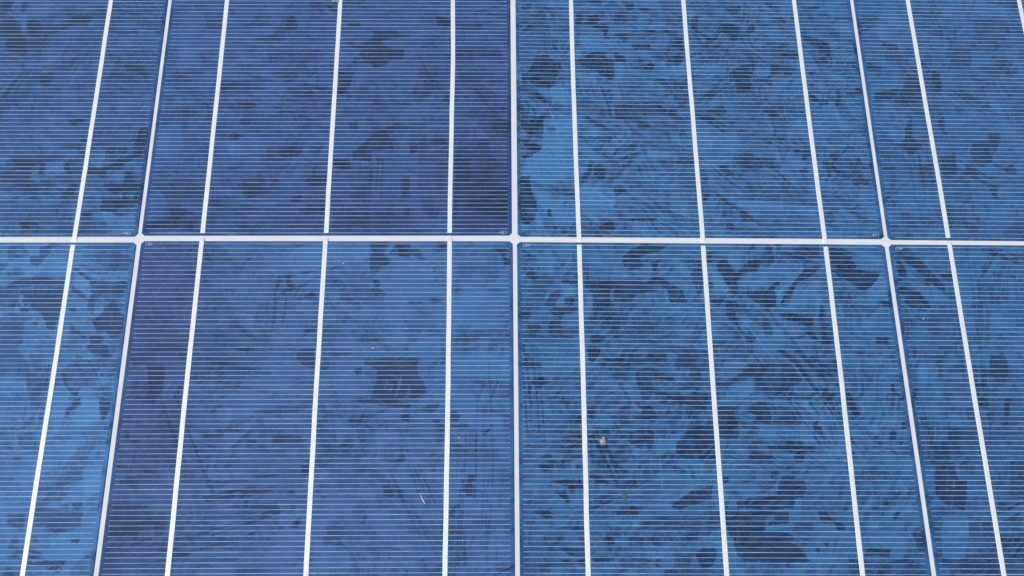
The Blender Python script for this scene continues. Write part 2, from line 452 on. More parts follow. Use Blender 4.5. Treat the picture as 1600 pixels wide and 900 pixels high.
(2, 0): """D 105,950 157,957 174,922 215,915 214,873 196,838 189,796 166,768 108,774 74,802 40,808 34,850 69,865 87,907
D 34,857 63,851 57,816 40,808
B 18,906 35,864 40,795 16,767
D 182,1014 199,1007 210,965 193,979
D 85,753 114,754 147,706 136,692 102,726
D 348,1179 392,1183 403,1154 384,1132 420,1139 443,1110 429,1074 445,1031 423,1052 407,1096 372,1110 349,1131
D 292,1190 316,1197 313,1124 290,1109
D 335,1264 413,1268 412,1250 353,1253
D 290,923 367,973 432,977 413,945 459,938 455,825 432,818 387,853 341,881 301,902
M 220,1156 262,1167 261,1145 226,1141
M 115,1217 251,1226 257,1208 120,1199
W 26,1187 262,1175 260,1087 25,1063
M 141,665 215,672 209,645 135,644
M 27,671 50,657 84,637 32,637
B 154,775 258,810 261,686 176,699
B 283,866 368,825 430,784 303,769
M 289,1102 313,1095 304,994 286,979
D 508,1258 561,1251 560,1221 535,1206 518,1228
D 590,1229 631,1222 624,1200 588,1199
D 465,1074 500,1075 533,1032 498,1031 476,1060
D 461,974 507,953 511,917 459,917
D 539,1017 621,1018 631,989 555,989
D 614,1112 654,1090 760,1091 759,1077 635,1076
D 721,1026 776,1070 777,983 725,997
M 647,961 682,954 686,933 651,933
D 694,961 770,962 774,934 748,898 708,912
D 527,896 633,911 650,904 619,869 573,875 533,882
M 633,813 652,834 692,834 755,814 784,821 787,772 730,779 632,778
D 461,687 650,689 677,661 722,655 721,634 448,633 449,660
D 964,1137 1017,1137 1028,1123 1050,1108 1042,1083 1030,1072 1021,1043 997,1035 994,1071 960,1093
D 1094,1134 1117,1134 1112,1102 1090,1087 1069,1083 1074,1108
D 871,1078 900,1071 911,1056 930,1078 934,1057 921,1042 897,1035 881,1049
D 1041,1072 1053,1065 1051,1043 1073,1025 1044,1029
D 971,1232 1055,1241 1060,1226 1033,1196 1003,1192 993,1218
D 1176,1264 1211,1257 1203,1234 1180,1242
D 824,1179 860,1180 849,1099 820,1106
D 831,1099 872,1092 865,1081 830,1085
D 1204,1175 1246,1179 1267,1147 1249,1143 1227,1161
D 1210,980 1299,991 1302,959 1277,945 1236,944 1220,965
D 1162,908 1192,908 1273,902 1265,884 1212,880 1205,866 1168,845 1150,838 1165,873
D 1223,866 1264,870 1262,853 1227,852
D 970,836 991,879 1028,907 1087,915 1110,911 1074,893 1063,865 1063,830 1072,802 1064,774 1027,746 1005,753 1004,788 1015,809 975,815
M 915,794 969,815 974,805 926,787
M 859,738 909,780 914,773 877,735
M 1014,942 1102,950 1142,944 1147,929 1018,921
B 1091,886 1155,894 1164,859 1121,830 1075,837
D 804,863 861,842 853,814 813,814
D 811,969 835,973 833,955 810,955
D 860,656 896,683 931,690 951,656 933,639 864,642
D 1325,1074 1371,1067 1406,1060 1400,1003 1372,1017 1334,1045
D 1329,1236 1363,1221 1424,1229 1425,1244
D 1360,1191 1396,1192 1380,1148
D 1328,874 1364,881 1349,853
D 1327,748 1350,749 1370,714 1346,707
M 1060,726 1083,722 1070,712
M 832,927 951,963 962,949 854,913
M 469,1191 587,1170 574,1141 467,1132
B 648,869 773,919 780,842 699,841
W 967,718 1301,714 1294,645 973,643
B 818,898 954,921 967,871 823,800 917,815 950,801 832,752 810,772
M 1463,1148 1497,1185 1561,1179 1560,1164 1507,1171 1480,1141
D 1445,1090 1504,1090 1497,1079 1455,1079
D 1405,1053 1439,1039 1469,989 1461,967 1397,974
D 1518,1004 1572,1011 1567,975 1531,968
D 1534,1120 1556,1127 1559,1105
D 1446,777 1475,777 1459,687 1436,687 1447,735
D 1371,728 1411,721 1408,694 1368,693
D 1496,763 1554,764 1558,743 1506,746
B 1490,1127 1568,1135 1575,1091 1505,1098
B 1446,1046 1545,1040 1569,940 1452,939
D 38,630 163,624 128,590 133,556 133,529 105,509 76,516 49,542 26,569
D 139,576 185,570 184,543 139,536
D 201,537 235,543 229,527
D 31,502 59,502 65,476 98,476 121,463 109,430 75,436 48,469
D 25,423 81,430 86,410 42,403
B 134,617 265,597 263,313 156,274 79,286 30,312 47,396 126,443
D 24,305 68,312 73,260 78,222 94,184 93,121 77,77 33,70 17,171 23,234
B 101,235 260,210 262,71 98,64 99,158
D 137,133 149,146 159,133 159,108 143,108
D 290,300 319,352 326,372 342,372 336,333 317,281 295,274
D 348,365 376,379 397,346 396,307 379,294 346,307
D 347,504 376,524 410,531 437,511 419,491 374,491
M 296,497 342,524 347,511
D 360,65 388,78 410,97 426,72 425,47 359,47
B 289,261 339,262 433,249 428,122 339,84 285,134
D 448,633 567,627 571,593 604,579 580,552 547,559 543,593 486,599 447,612
D 469,472 549,485 542,459 513,445 439,425 440,445
M 473,412 575,452 586,439 506,399 472,399
D 471,379 522,380 498,347 476,353
M 527,373 584,400 707,394 676,341 548,341
D 690,387 729,394 757,381 750,371 717,381
D 812,635 892,629 878,588 855,595 811,615
W 937,615 1246,624 1255,604 958,595
W 910,561 1103,562 1101,536 920,541
W 870,474 927,481 935,441 873,447
D 896,369 925,382 954,330 926,317 894,349
D 909,317 925,310 919,297
M 955,415 1136,423 1164,357 1007,356 975,382
D 1266,430 1295,430 1274,397 1259,410
D 1230,463 1307,443 1300,430 1233,436
D 1242,351 1277,371 1285,338 1252,338
D 819,303 847,310 840,290 817,284
D 820,239 842,232 828,194 817,200
D 890,137 907,150 911,118 894,112 889,118
D 895,55 908,80 930,87 939,62 933,49
M 957,150 1020,112 1029,87 975,93
D 433,269 461,269 488,243 442,211 432,224
D 500,269 532,250 499,256
M 596,186 662,187 680,123 636,123
D 459,97 603,110 607,92 498,91
M 606,79 700,86 655,67
W 988,265 1317,267 1308,177 982,182
B 587,452 676,433 674,407 585,413
B 962,207 1301,164 1298,139 958,163
D 1437,438 1482,484 1486,478 1442,431
D 1386,444 1427,451 1435,424 1410,398 1389,411
D 1348,404 1371,404 1401,372 1405,352 1381,345 1379,319 1362,319 1361,365
D 1426,346 1442,339 1440,320
M 1338,306 1372,306 1359,293
D 1466,300 1495,313 1503,333 1512,313 1544,301 1542,281 1475,278
D 1543,379 1567,392 1569,366 1552,366
M 1455,551 1561,579 1554,518 1533,538""",
(2, 1): """D 41,-169 74,-145 89,-169 100,-187 84,-205 62,-187
M 32,-48 107,-90 96,-114 31,-115
M 26,-41 75,-78 101,-108 58,-96
D 125,-300 152,-252 184,-240 189,-270 173,-288 167,-317 124,-318
D 207,-276 242,-270 252,-294 230,-311 204,-306
M 99,-235 121,-235 115,-247
D 135,-341 161,-317 262,-317 261,-341 198,-353 186,-399 196,-417 144,-423 128,-394 181,-376
D 44,-400 97,-394 107,-417 96,-434 60,-429
D 24,-347 55,-341 66,-365 29,-365
D 185,-193 244,-192 265,-198 265,-228 249,-216 201,-205
D 239,-168 266,-162 266,-180 250,-186
D 287,-192 415,-192 414,-222 392,-258 395,-311 378,-329 398,-364 387,-387 407,-399 406,-428 381,-410 371,-375 329,-376 315,-329 326,-293 322,-258 296,-240 286,-216
D 305,-463 316,-445 364,-445 368,-474 315,-486
M 196,-451 248,-457 216,-469
M 28,-446 91,-434 80,-463
M 133,-428 260,-411 258,-451 153,-463
B 190,-211 248,-234 253,-270 200,-270
B 285,-246 317,-270 320,-317 294,-317
D 452,-89 491,-46 541,-24 634,-23 661,-20 610,-57 544,-70 527,-101 548,-113 525,-137 487,-143 451,-119
D 570,-106 608,-100 601,-125 589,-143 605,-161 583,-155 579,-131
D 415,-192 485,-191 538,-203 577,-179 599,-173 640,-203 671,-215 702,-245 705,-274 719,-304 650,-304 635,-280 642,-251 628,-227 564,-221 589,-245 509,-257 486,-293 411,-293
D 721,-100 744,-87 764,-100 787,-87 787,-160 790,-196 812,-196 832,-214 831,-226 810,-226 768,-202 747,-203 727,-179 734,-160 773,-130 763,-118
D 811,-57 832,-63 829,-105 806,-118
D 845,-111 879,-87 895,-93 918,-148 933,-154 969,-117 986,-99 1036,-86 1040,-105 1015,-147 971,-153 949,-160 930,-190 929,-208 931,-250 941,-262 888,-250 895,-232 876,-196 863,-160
D 1037,-80 1063,-31 1090,-25 1092,-68 1100,-98 1060,-123 1029,-111
D 942,-250 991,-238 1056,-231 1091,-195 1113,-195 1083,-231 1085,-267 1087,-297 1081,-309 1048,-315 987,-285 967,-267
D 822,-274 871,-268 875,-280 846,-309 821,-298
D 1107,-255 1125,-231 1155,-207 1191,-165 1216,-128 1282,-122 1281,-134 1239,-171 1176,-207 1155,-255 1122,-273 1113,-308 1097,-309 1110,-279
D 1172,-30 1293,-17 1286,-85 1254,-79 1201,-61 1179,-61
D 871,-339 914,-327 912,-356 915,-386 932,-432 952,-455 989,-449 971,-478 950,-472 913,-409 879,-374
M 938,-297 985,-309 1030,-344 1061,-414 1052,-449 1026,-449 1014,-409 954,-362
D 1094,-344 1132,-332 1173,-350 1220,-355 1232,-390 1199,-408 1169,-385 1138,-379 1107,-367
D 1172,-408 1228,-431 1246,-466 1244,-477 1196,-437
M 605,-450 669,-433 673,-456 615,-462
B 903,-56 946,-56 947,-111 929,-141 900,-99
B 941,-196 987,-159 1060,-183 1057,-213 991,-232 944,-226
B 817,-124 843,-136 865,-196 882,-256 829,-256 823,-196
B 1092,-249 1116,-219 1205,-128 1222,-128 1130,-243 1098,-297
B 1175,-219 1275,-182 1264,-290 1123,-314
W 422,-27 476,-27 440,-113 418,-113
M 408,-370 439,-387 407,-399
D 870,-286 922,-291 941,-321 877,-327
D 1335,-30 1410,-42 1461,-72 1416,-85 1440,-115 1432,-133 1538,-151 1518,-182 1486,-224 1442,-236 1414,-200 1368,-176 1333,-146 1335,-85
M 1329,-236 1476,-218 1479,-242 1371,-290 1324,-278
D 1521,-289 1565,-283 1561,-313 1529,-307
M 1359,-302 1520,-301 1469,-366 1363,-361
D 1264,-296 1278,-314 1291,-337 1283,-361 1256,-367
D 1261,-419 1303,-425 1297,-483 1249,-483
D 1480,-448 1532,-454 1529,-477 1482,-477
B 1486,-224 1537,-157 1560,-194 1553,-289 1522,-277 1483,-248
B 1376,-54 1452,-60 1547,-84 1554,-109 1449,-85
D 16,-572 89,-566 110,-589 68,-600 32,-594
D 80,-492 90,-503 85,-521
D 62,-656 109,-628 119,-650 145,-656 119,-667 103,-684 77,-678
M 82,-706 211,-695 164,-728 117,-745 128,-728
D 15,-750 30,-761 25,-772
D 35,-816 80,-816 50,-827
D 60,-848 116,-843 90,-854
M 163,-777 199,-772 183,-799
M 179,-717 220,-733 209,-766 184,-755
D 254,-799 264,-805 263,-832 233,-826
D 201,-870 262,-864 261,-897 226,-891 201,-875
D 205,-934 261,-902 260,-934
D 286,-766 311,-761 321,-788 309,-821 284,-804
D 288,-503 341,-497 345,-526 312,-577 297,-548
D 339,-853 369,-853 368,-880 333,-880
D 39,-913 59,-918 49,-934
D 98,-966 134,-961 143,-982 98,-982
D 219,-966 265,-961 264,-982 214,-982
D 354,-705 367,-711 359,-722
B 14,-837 39,-848 44,-902 19,-902
D 444,-531 533,-531 500,-548 526,-559 494,-582 458,-571 479,-554
D 482,-605 530,-588 566,-599 611,-616 651,-649 635,-660 594,-644 548,-644 551,-677 592,-688 632,-710 601,-716 545,-700 533,-733 502,-744 499,-694 485,-655
D 601,-711 683,-710 720,-694 751,-705 776,-705 775,-721 759,-738 762,-771 730,-782 711,-760 661,-744 615,-727
D 569,-733 610,-733 599,-746 578,-746
D 720,-615 747,-610 730,-624
D 511,-760 537,-755 556,-782 570,-804 549,-826 503,-821 491,-799
M 413,-777 456,-738 459,-771 447,-821 456,-848 415,-848
D 481,-755 492,-738 490,-766
M 571,-782 721,-766 718,-804 563,-837
D 445,-869 501,-859 516,-875 512,-848 542,-858 545,-896 537,-944 517,-950 513,-928 477,-934 448,-912
D 635,-912 663,-875 705,-847 742,-837 788,-836 787,-981 666,-982 628,-950
D 809,-760 871,-754 872,-804 884,-842 880,-890 824,-901 800,-880
D 809,-677 806,-654 864,-643 897,-621 942,-570 1015,-575 1089,-564 1120,-569 1133,-598 1160,-643 1104,-682 1060,-704 1036,-687 989,-688 970,-676 957,-637 948,-632 894,-654 851,-677
M 989,-688 1077,-693 1189,-709 1193,-726 1012,-726
D 931,-765 975,-732 1005,-749 1018,-771 1019,-820 1003,-831 963,-820 937,-825 959,-803 936,-776
M 895,-831 962,-825 934,-853 899,-847
M 913,-863 948,-869 928,-874
M 1030,-754 1143,-754 1136,-831 1085,-831 1026,-803
D 984,-928 1087,-912 1116,-928 1177,-928 1175,-949 1093,-949 998,-939
D 921,-955 1006,-960 1020,-981 919,-981
D 1104,-949 1144,-955 1131,-981 1091,-976
M 914,-912 961,-901 952,-949 912,-944
D 1177,-830 1204,-814 1203,-874 1184,-863
M 953,-501 983,-518 972,-524
D 1063,-507 1100,-507 1156,-569 1205,-659 1222,-693 1220,-709 1192,-676 1130,-569
D 1126,-501 1147,-501 1213,-575 1232,-592 1231,-609 1183,-563
D 1181,-737 1212,-787 1210,-803 1175,-743
M 597,-491 738,-502 731,-604 634,-582 663,-536
M 831,-944 861,-949 840,-960
M 387,-912 432,-923 425,-982 385,-982
B 555,-902 631,-896 628,-944 546,-971
B 904,-660 947,-643 969,-688 909,-727 836,-738 850,-688
B 966,-836 1175,-847 1178,-912 1088,-901 957,-890
M 1235,-563 1309,-563 1305,-642 1311,-687 1267,-659 1228,-631
D 1230,-715 1272,-709 1262,-754 1248,-737
D 1207,-836 1217,-836 1216,-890 1201,-890
D 1312,-676 1342,-681 1345,-704 1376,-792 1354,-803 1332,-770 1320,-737
D 1372,-825 1381,-836 1428,-911 1414,-901
D 1511,-659 1533,-653 1529,-681 1560,-720 1549,-725 1517,-698
D 1488,-863 1503,-846 1509,-873 1501,-901 1479,-890
D 1511,-901 1536,-900 1524,-917
D 1462,-927 1486,-933 1508,-960 1479,-949
D 1534,-819 1546,-825 1559,-846 1533,-852
M 1346,-512 1503,-517 1479,-540 1375,-534 1334,-523
D 1224,-676 1255,-676 1282,-715 1239,-726
M 1231,-901 1281,-901 1269,-917 1239,-917
D 83,-1008 143,-998 148,-1019 112,-1035 93,-1029
D 173,-987 214,-987 208,-998 173,-998
D 223,-1008 258,-1003 257,-1035
D 132,-1071 252,-1066 260,-1103 210,-1113 201,-1097 156,-1082
D 156,-1123 195,-1118 200,-1144 209,-1154 189,-1162
M 22,-1118 66,-1113 56,-1144 26,-1139
D 60,-1200 85,-1185 135,-1185 129,-1206 139,-1226 99,-1223 90,-1211
M 109,-1236 148,-1236 128,-1266
M 197,-1256 256,-1246 256,-1266 216,-1272
D 166,-1342 253,-1342 257,-1382 209,-1372 175,-1352
D 155,-1386 257,-1387 256,-1411 174,-1396
M 87,-1401 130,-1401 125,-1436 82,-1436
D 282,-1035 322,-1050 361,-1071 351,-1087 301,-1071 282,-1056
D 343,-1287 372,-1297 371,-1327 323,-1317
D 283,-1347 307,-1352 282,-1367
M 357,-1185 377,-1180 375,-1226
M 21,-1159 61,-1154 51,-1175
D 282,-1377 369,-1377 369,-1392 286,-1392
D 604,-1019 615,-1003 644,-1019 673,-1034 623,-1034
D 404,-1008 433,-1029 427,-1045 403,-1029
D 380,-1097 426,-1071 471,-1066 470,-1092 400,-1108
D 605,-1164 637,-1139 678,-1113 729,-1102 740,-1087 765,-1087 757,-1128 751,-1144 715,-1159 624,-1185 595,-1180
M 712,-1055 746,-1066 755,-1081 731,-1071
D 376,-1195 407,-1175 471,-1175 470,-1206 385,-1216
M 463,-1236 751,-1216 778,-1256 716,-1297 668,-1267 491,-1267
M 421,-1302 441,-1292 510,-1297 559,-1282 607,-1307 557,-1327 459,-1327
D 672,-1357 713,-1337 757,-1342 759,-1372 737,-1412 698,-1417 681,-1382
M 399,-1367 428,-1372 520,-1387 489,-1406 396,-1431 382,-1411
M 561,-1421 727,-1417 774,-1441 551,-1441
D 849,-1159 875,-1149 931,-1133 1011,-1133 1020,-1092 1033,-1050 1054,-1045 1093,-1060 1127,-1066 1129,-1102 1116,-1128 1080,-1144 1071,-1180 858,-1180
D 802,-1195 966,-1190 1000,-1195 1050,-1195 1045,-1241 981,-1246 949,-1272 1051,-1282 1060,-1297 1048,-1317 1080,-1337 1115,-1387 1099,-1392 860,-1392 838,-1367 824,-1297 806,-1277 807,-1256 799,-1236
D 982,-1066 1012,-1066 1006,-1074 981,-1074
M 973,-1113 983,-1113 977,-1120
M 1066,-1236 1134,-1241 1132,-1267 1073,-1262
D 802,-1055 827,-1055 825,-1081 805,-1081
D 1165,-1190 1170,-1190 1168,-1206
D 1134,-1342 1155,-1332 1151,-1367
M 938,-987 1014,-987 1008,-1002 937,-997
D 1090,-987 1130,-986 1119,-997
M 753,-1185 792,-1195 793,-1246 739,-1236
B 963,-1221 989,-1206 992,-1226 972,-1236 959,-1272 956,-1246
B 660,-1092 731,-1071 668,-1118 617,-1144
D 1170,-1190 1199,-1190 1207,-1216 1254,-1236 1265,-1267 1231,-1267 1224,-1241 1165,-1236
D 1255,-1185 1285,-1185 1268,-1200
M 1224,-1287 1235,-1272 1212,-1347 1201,-1357
M 1166,-1317 1197,-1307 1184,-1337
D 1463,-1195 1488,-1190 1469,-1221 1454,-1226
M 1475,-1251 1510,-1251 1496,-1277
D 1511,-1277 1567,-1267 1566,-1347 1536,-1352 1522,-1307
D 1336,-1337 1429,-1342 1416,-1367 1322,-1367
M 1262,-1377 1311,-1382 1403,-1392 1493,-1377 1557,-1407 1553,-1442 1260,-1442
M 1339,-1190 1403,-1190 1398,-1236 1340,-1221
M 1571,-1018 1587,-1050 1576,-1092 1569,-1071
B 1368,-1195 1407,-1200 1390,-1257 1338,-1277""",
(3, 0): """D 1687,1041 1756,1027 1776,999 1728,991 1690,1012
M 1693,991 1751,984 1779,934 1795,878 1760,877 1697,934
D 1785,842 1839,857 1836,794 1846,738 1796,710 1735,689 1704,710 1746,765 1768,807
D 1623,757 1736,779 1718,730 1646,709 1618,716
M 1899,1204 1947,1204 1938,1182 1896,1181
M 1907,1094 1981,1109 1982,1072 1928,1072
M 2039,1139 2079,1132 2058,1109 2034,1066 2032,1095
D 2065,1037 2100,1030 2080,1021
M 2132,1161 2257,1199 2308,1141 2356,1112 2351,1083 2180,1089 2131,1081
M 1990,1007 2094,994 2094,958 2079,894 2041,880 1973,893 2004,943
M 2093,908 2211,916 2219,860 2149,859 2124,887
D 2105,838 2127,831 2107,817
D 2112,699 2136,706 2138,678 2103,678
D 1901,878 1935,872 1935,794 1918,753 1894,752 1892,815
M 1978,691 2014,698 2019,657 1973,656
M 2054,1279 2355,1282 2349,1245 2266,1251 2209,1273
D 1608,926 1647,905 1692,891 1643,877 1602,876
W 1881,822 2133,796 2100,657 1881,656
D 1752,600 1772,621 1769,553 1759,520 1800,486 1797,466 1733,413 1732,446 1708,479 1730,519 1736,567
D 1892,615 1918,636 1913,561 1925,527 1898,541 1886,574
D 2023,494 2099,508 2099,542 2151,549 2154,495 2109,428 2092,395 2054,369 2023,388 2009,441
D 1874,414 1941,441 1933,348 1916,316 1877,315 1866,355
D 1982,375 2019,362 2030,323 2000,310 1975,329
D 2143,363 2181,383 2202,356 2189,330 2155,330
D 1608,360 1670,363 1669,353 1612,347
M 1610,425 1660,419 1646,393 1619,406
M 1773,374 1836,381 1842,348 1807,296 1759,276 1766,321
D 1819,302 1837,309 1833,283 1817,289
M 1645,347 1665,327 1649,243 1634,256
M 1662,128 1727,122 1812,97 1818,60 1653,59
M 1900,244 1990,245 1971,193 1903,187
M 1651,134 1697,141 1703,109
D 1626,192 1647,185 1638,160
B 1943,421 1989,421 1966,349 1935,329
W 1868,180 2027,130 2017,67 1857,66""",
(3, 1): """D 1622,-47 1672,-41 1702,-65 1642,-65
D 1631,-65 1710,-83 1741,-132 1778,-181 1810,-259 1798,-265 1747,-205 1710,-163 1682,-132 1652,-108
D 1607,-84 1632,-96 1654,-139 1643,-175 1606,-169 1607,-121
M 1659,-139 1711,-157 1746,-211 1734,-223 1685,-187
D 1780,-162 1836,-150 1845,-198 1804,-187
D 1605,-223 1637,-223 1688,-247 1719,-289 1725,-324 1702,-336 1645,-324 1617,-295 1630,-277 1611,-253
D 1662,-354 1704,-360 1697,-371 1665,-372
M 1602,-366 1658,-383 1643,-418 1602,-407
D 2017,-39 2053,-51 2040,-64 2019,-58
D 1884,-89 1899,-95 1886,-107
D 1975,-131 2000,-143 1977,-150
D 2005,-149 2059,-149 2045,-168 2013,-168
M 1923,-288 1949,-294 1924,-452 1910,-476 1878,-476 1916,-371
B 1632,-96 1657,-114 1676,-175 1654,-175
B 1642,-187 1786,-235 1821,-288 1735,-289 1679,-229
D 1947,-171 1975,-165 1968,-177
D 2079,-161 2109,-173 2102,-185
M 1957,-312 1973,-312 1947,-476 1931,-476
D 1607,-681 1623,-681 1615,-698 1616,-731 1591,-725 1599,-703
D 1632,-499 1645,-517 1636,-545 1617,-534
M 1700,-539 1750,-522 1728,-636 1707,-636 1710,-579
D 1938,-533 1998,-521 2008,-556 2003,-618 1972,-646 1923,-624
D 1857,-647 1908,-652 1896,-663 1858,-675
D 1867,-714 1899,-708 1895,-769 1849,-764
M 1802,-769 1834,-758 1834,-830 1804,-824
M 1900,-769 1924,-780 1906,-824 1886,-857
D 1969,-725 1995,-725 1971,-807 1951,-802
D 1727,-857 1759,-846 1778,-889 1749,-911 1761,-933 1747,-959 1720,-906
D 1646,-922 1714,-911 1708,-981 1648,-981
D 1611,-803 1636,-808 1618,-830
M 1756,-590 1826,-573 1825,-613 1762,-619
M 1724,-697 1767,-692 1737,-753
B 1643,-574 1715,-579 1709,-658 1621,-658
D 1650,-997 1726,-1002 1726,-1065 1761,-1071 1756,-1133 1732,-1195 1709,-1180 1652,-1159 1632,-1123 1638,-1050
B 1693,-1018 1696,-1018 1676,-1133 1673,-1133
B 1711,-1065 1714,-1065 1688,-1185 1685,-1185
B 1733,-1018 1736,-1018 1723,-1065
M 1745,-1236 1830,-1236 1825,-1297 1749,-1307 1734,-1277
D 1681,-1402 1736,-1392 1833,-1403 1826,-1442 1680,-1442
D 1618,-1397 1636,-1402 1620,-1412
M 1951,-986 2002,-986 1975,-1144 1917,-1133
M 1622,-1195 1658,-1185 1645,-1206
B 1644,-1216 1744,-1216 1739,-1277 1707,-1387 1620,-1377""",
}
# palettes per cell: dark, middle, bright tone of the wafer
PAL = {
    (0, 0): ((45, 65, 98), (60, 98, 151), (70, 121, 176)),
    (0, 1): ((51, 75, 115), (70, 116, 174), (80, 134, 196)),
    (1, 0): ((43, 60, 94), (59, 89, 143), (64, 104, 159)),
    (1, 1): ((46, 66, 102), (65, 101, 155), (69, 114, 169)),
    (2, 0): ((41, 63, 95), (60, 103, 156), (68, 124, 180)),
    (2, 1): ((40, 61, 96), (59, 103, 154), (67, 122, 175)),
    (3, 0): ((44, 66, 100), (58, 100, 152), (66, 116, 170)),
    (3, 1): ((42, 63, 97), (57, 101, 152), (66, 118, 172)),
}
# soft drifts of the wafer colour: x, y, rx, ry (mm), towards colour, strength
DRIFT = {
    (0, 0): [(-200, 100, 40, 40, (60, 87, 141), .5), (-190, 60, 40, 18, (58, 85, 138), .5)],
    (0, 1): [(-165, -100, 10, 60, (78, 132, 190), .5), (-200, -20, 30, 20, (74, 126, 182), .3)],
    (1, 0): [(-15, 25, 26, 45, (55, 73, 122), .6), (-15, 100, 26, 40, (56, 82, 134), .4), (-70, 15, 50, 28, (57, 78, 130), .55),
             (-150, 85, 16, 60, (62, 98, 154), .7), (-115, 75, 36, 36, (60, 95, 151), .55)],
    (1, 1): [(-150, -30, 24, 40, (62, 76, 124), .75), (-148, -100, 24, 50, (66, 86, 136), .75), (-20, -60, 26, 60, (63, 110, 164), .7),
             (-60, -20, 40, 22, (66, 107, 164), .6), (-100, -110, 50, 40, (68, 98, 152), .6)],
    (2, 0): [(15, 30, 22, 28, (66, 120, 170), .3), (130, 60, 30, 40, (60, 108, 160), .4)],
    (2, 1): [(20, -120, 22, 30, (60, 102, 152), .4)],
    (3, 0): [], (3, 1): [],
}

STREAKS = [
    (89.4, -24.1, 132.4, -93.3, 17.9, 16, 0),
    (104.6, -3.7, 130.8, -13.4, 8.0, 6, 0),
    (126.1, -11.0, 107.4, -32.0, 8.9, 6, 0),
    (123.7, -54.6, 133.6, -93.3, 7.6, 6, -1),
    (137.6, -81.1, 143.8, -93.3, 3.5, 3, -1),
    (161.4, -7.2, 181.2, -29.7, 10.5, 8, 0),
    (-194.0, -6.2, -159.1, -20.5, 5.8, 5, 1),
    (-183.8, -13.1, -167.9, -23.5, 5.3, 4, 0),
    (37.7, 23.6, 75.2, 4.2, 13.5, 10, 0),
    (56.8, 18.0, 71.0, 3.3, 8.1, 8, 1),
    (86.6, 70.4, 114.0, 88.7, 6.8, 5, -1),
    (119.6, 118.6, 147.3, 86.5, 17.3, 8, -1),
    (127.2, 89.8, 155.4, 106.2, 8.6, 5, 0),
    (168.9, 108.1, 186.0, 81.5, 11.5, 7, -1),
    (192.6, 97.5, 233.1, 110.4, 11.6, 6, 0),
    (-62.5, -80.0, -29.8, -65.7, 7.6, 6, -1),
    (-15.7, -55.0, -17.7, -144.5, 22.2, 14, -1),
    (-114.7, -119.5, -88.2, -113.1, 14.6, 10, -1),
    (-149.5, -134.6, -90.4, -117.0, 16.9, 9, -1),
    (-59.6, 45.8, -59.6, 8.9, 16.4, 9, -1),
    (-13.5, 56.1, -14.7, 3.8, 21.9, 12, -1),
    (189.1, -13.2, 183.7, -98.6, 12.8, 9, -1),
    (-217.8, 101.3, -192.6, 118.5, 7.6, 6, 0),
    (-184.0, 119.6, -159.7, 110.8, 11.7, 7, -1),
    (2.9, -6.3, 13.5, -17.5, 6.4, 6, -1),
    (5.1, -49.2, 8.4, -93.4, 10.1, 7, -1),
    (51.4, -90.7, 51.7, -114.4, 9.8, 6, 1),
    (171.9, -101.3, 168.2, -119.5, 7.3, 5, 1),
    (-49.4, -93.5, -31.1, -134.7, 14.6, 8, -1),
    (27.7, 63.1, 52.1, 36.6, 13.9, 8, -1),
    (8.0, 76.7, 18.8, 46.3, 9.5, 7, 1),
    (138.3, 57.1, 153.4, 40.5, 11.1, 6, -1),
    (-99.8, -17.3, -76.2, -11.2, 7.9, 4, -1),
    (45.0, 70.1, 76.7, 73.7, 11.3, 6, -1),
    (80.3, 40.1, 108.9, 14.4, 19.1, 9, 0),
    (175.5, 57.3, 175.3, 14.8, 13.7, 7, -1),
    (-130.6, -55.2, -86.2, -66.3, 20.4, 8, -1),
    (-144.8, -66.5, -125.4, -109.3, 15.0, 6, -1),
    (154.0, -43.0, 160.3, -93.3, 10.1, 7, 0),
    (15.4, -119.5, 43.0, -109.2, 14.6, 7, -1),
    (79.1, -127.2, 111.9, -119.5, 9.7, 6, -1),
    (-192.2, -55.4, -191.6, -93.6, 15.1, 7, -1),
    (-135.3, 82.6, -91.3, 62.3, 19.8, 7, -1),
    (-47.2, 104.5, -31.9, 62.7, 14.3, 6, -1),
    (190.7, 44.0, 218.6, 24.6, 16.5, 7, -1),
    (95.7, -77.1, 121.6, -98.6, 10.0, 6, -1)
]

FEATHER = {(1, 0): 0.75, (1, 1): 0.65, (0, 1): 0.5, (0, 0): 0.7, (2, 0): 1.2, (2, 1): 1.0, (3, 0): 0.85, (3, 1): 0.85}

def in_poly(px, py, P):
    n = len(P); r = np.zeros(px.shape, bool)
    for a in range(n):
        x0, y0 = P[a]; x1, y1 = P[a - 1]
        if y0 == y1:
            continue
        c = ((y0 > py) != (y1 > py)) & (px < (x1 - x0) * (py - y0) / (y1 - y0) + x0)
        r ^= c
    return r

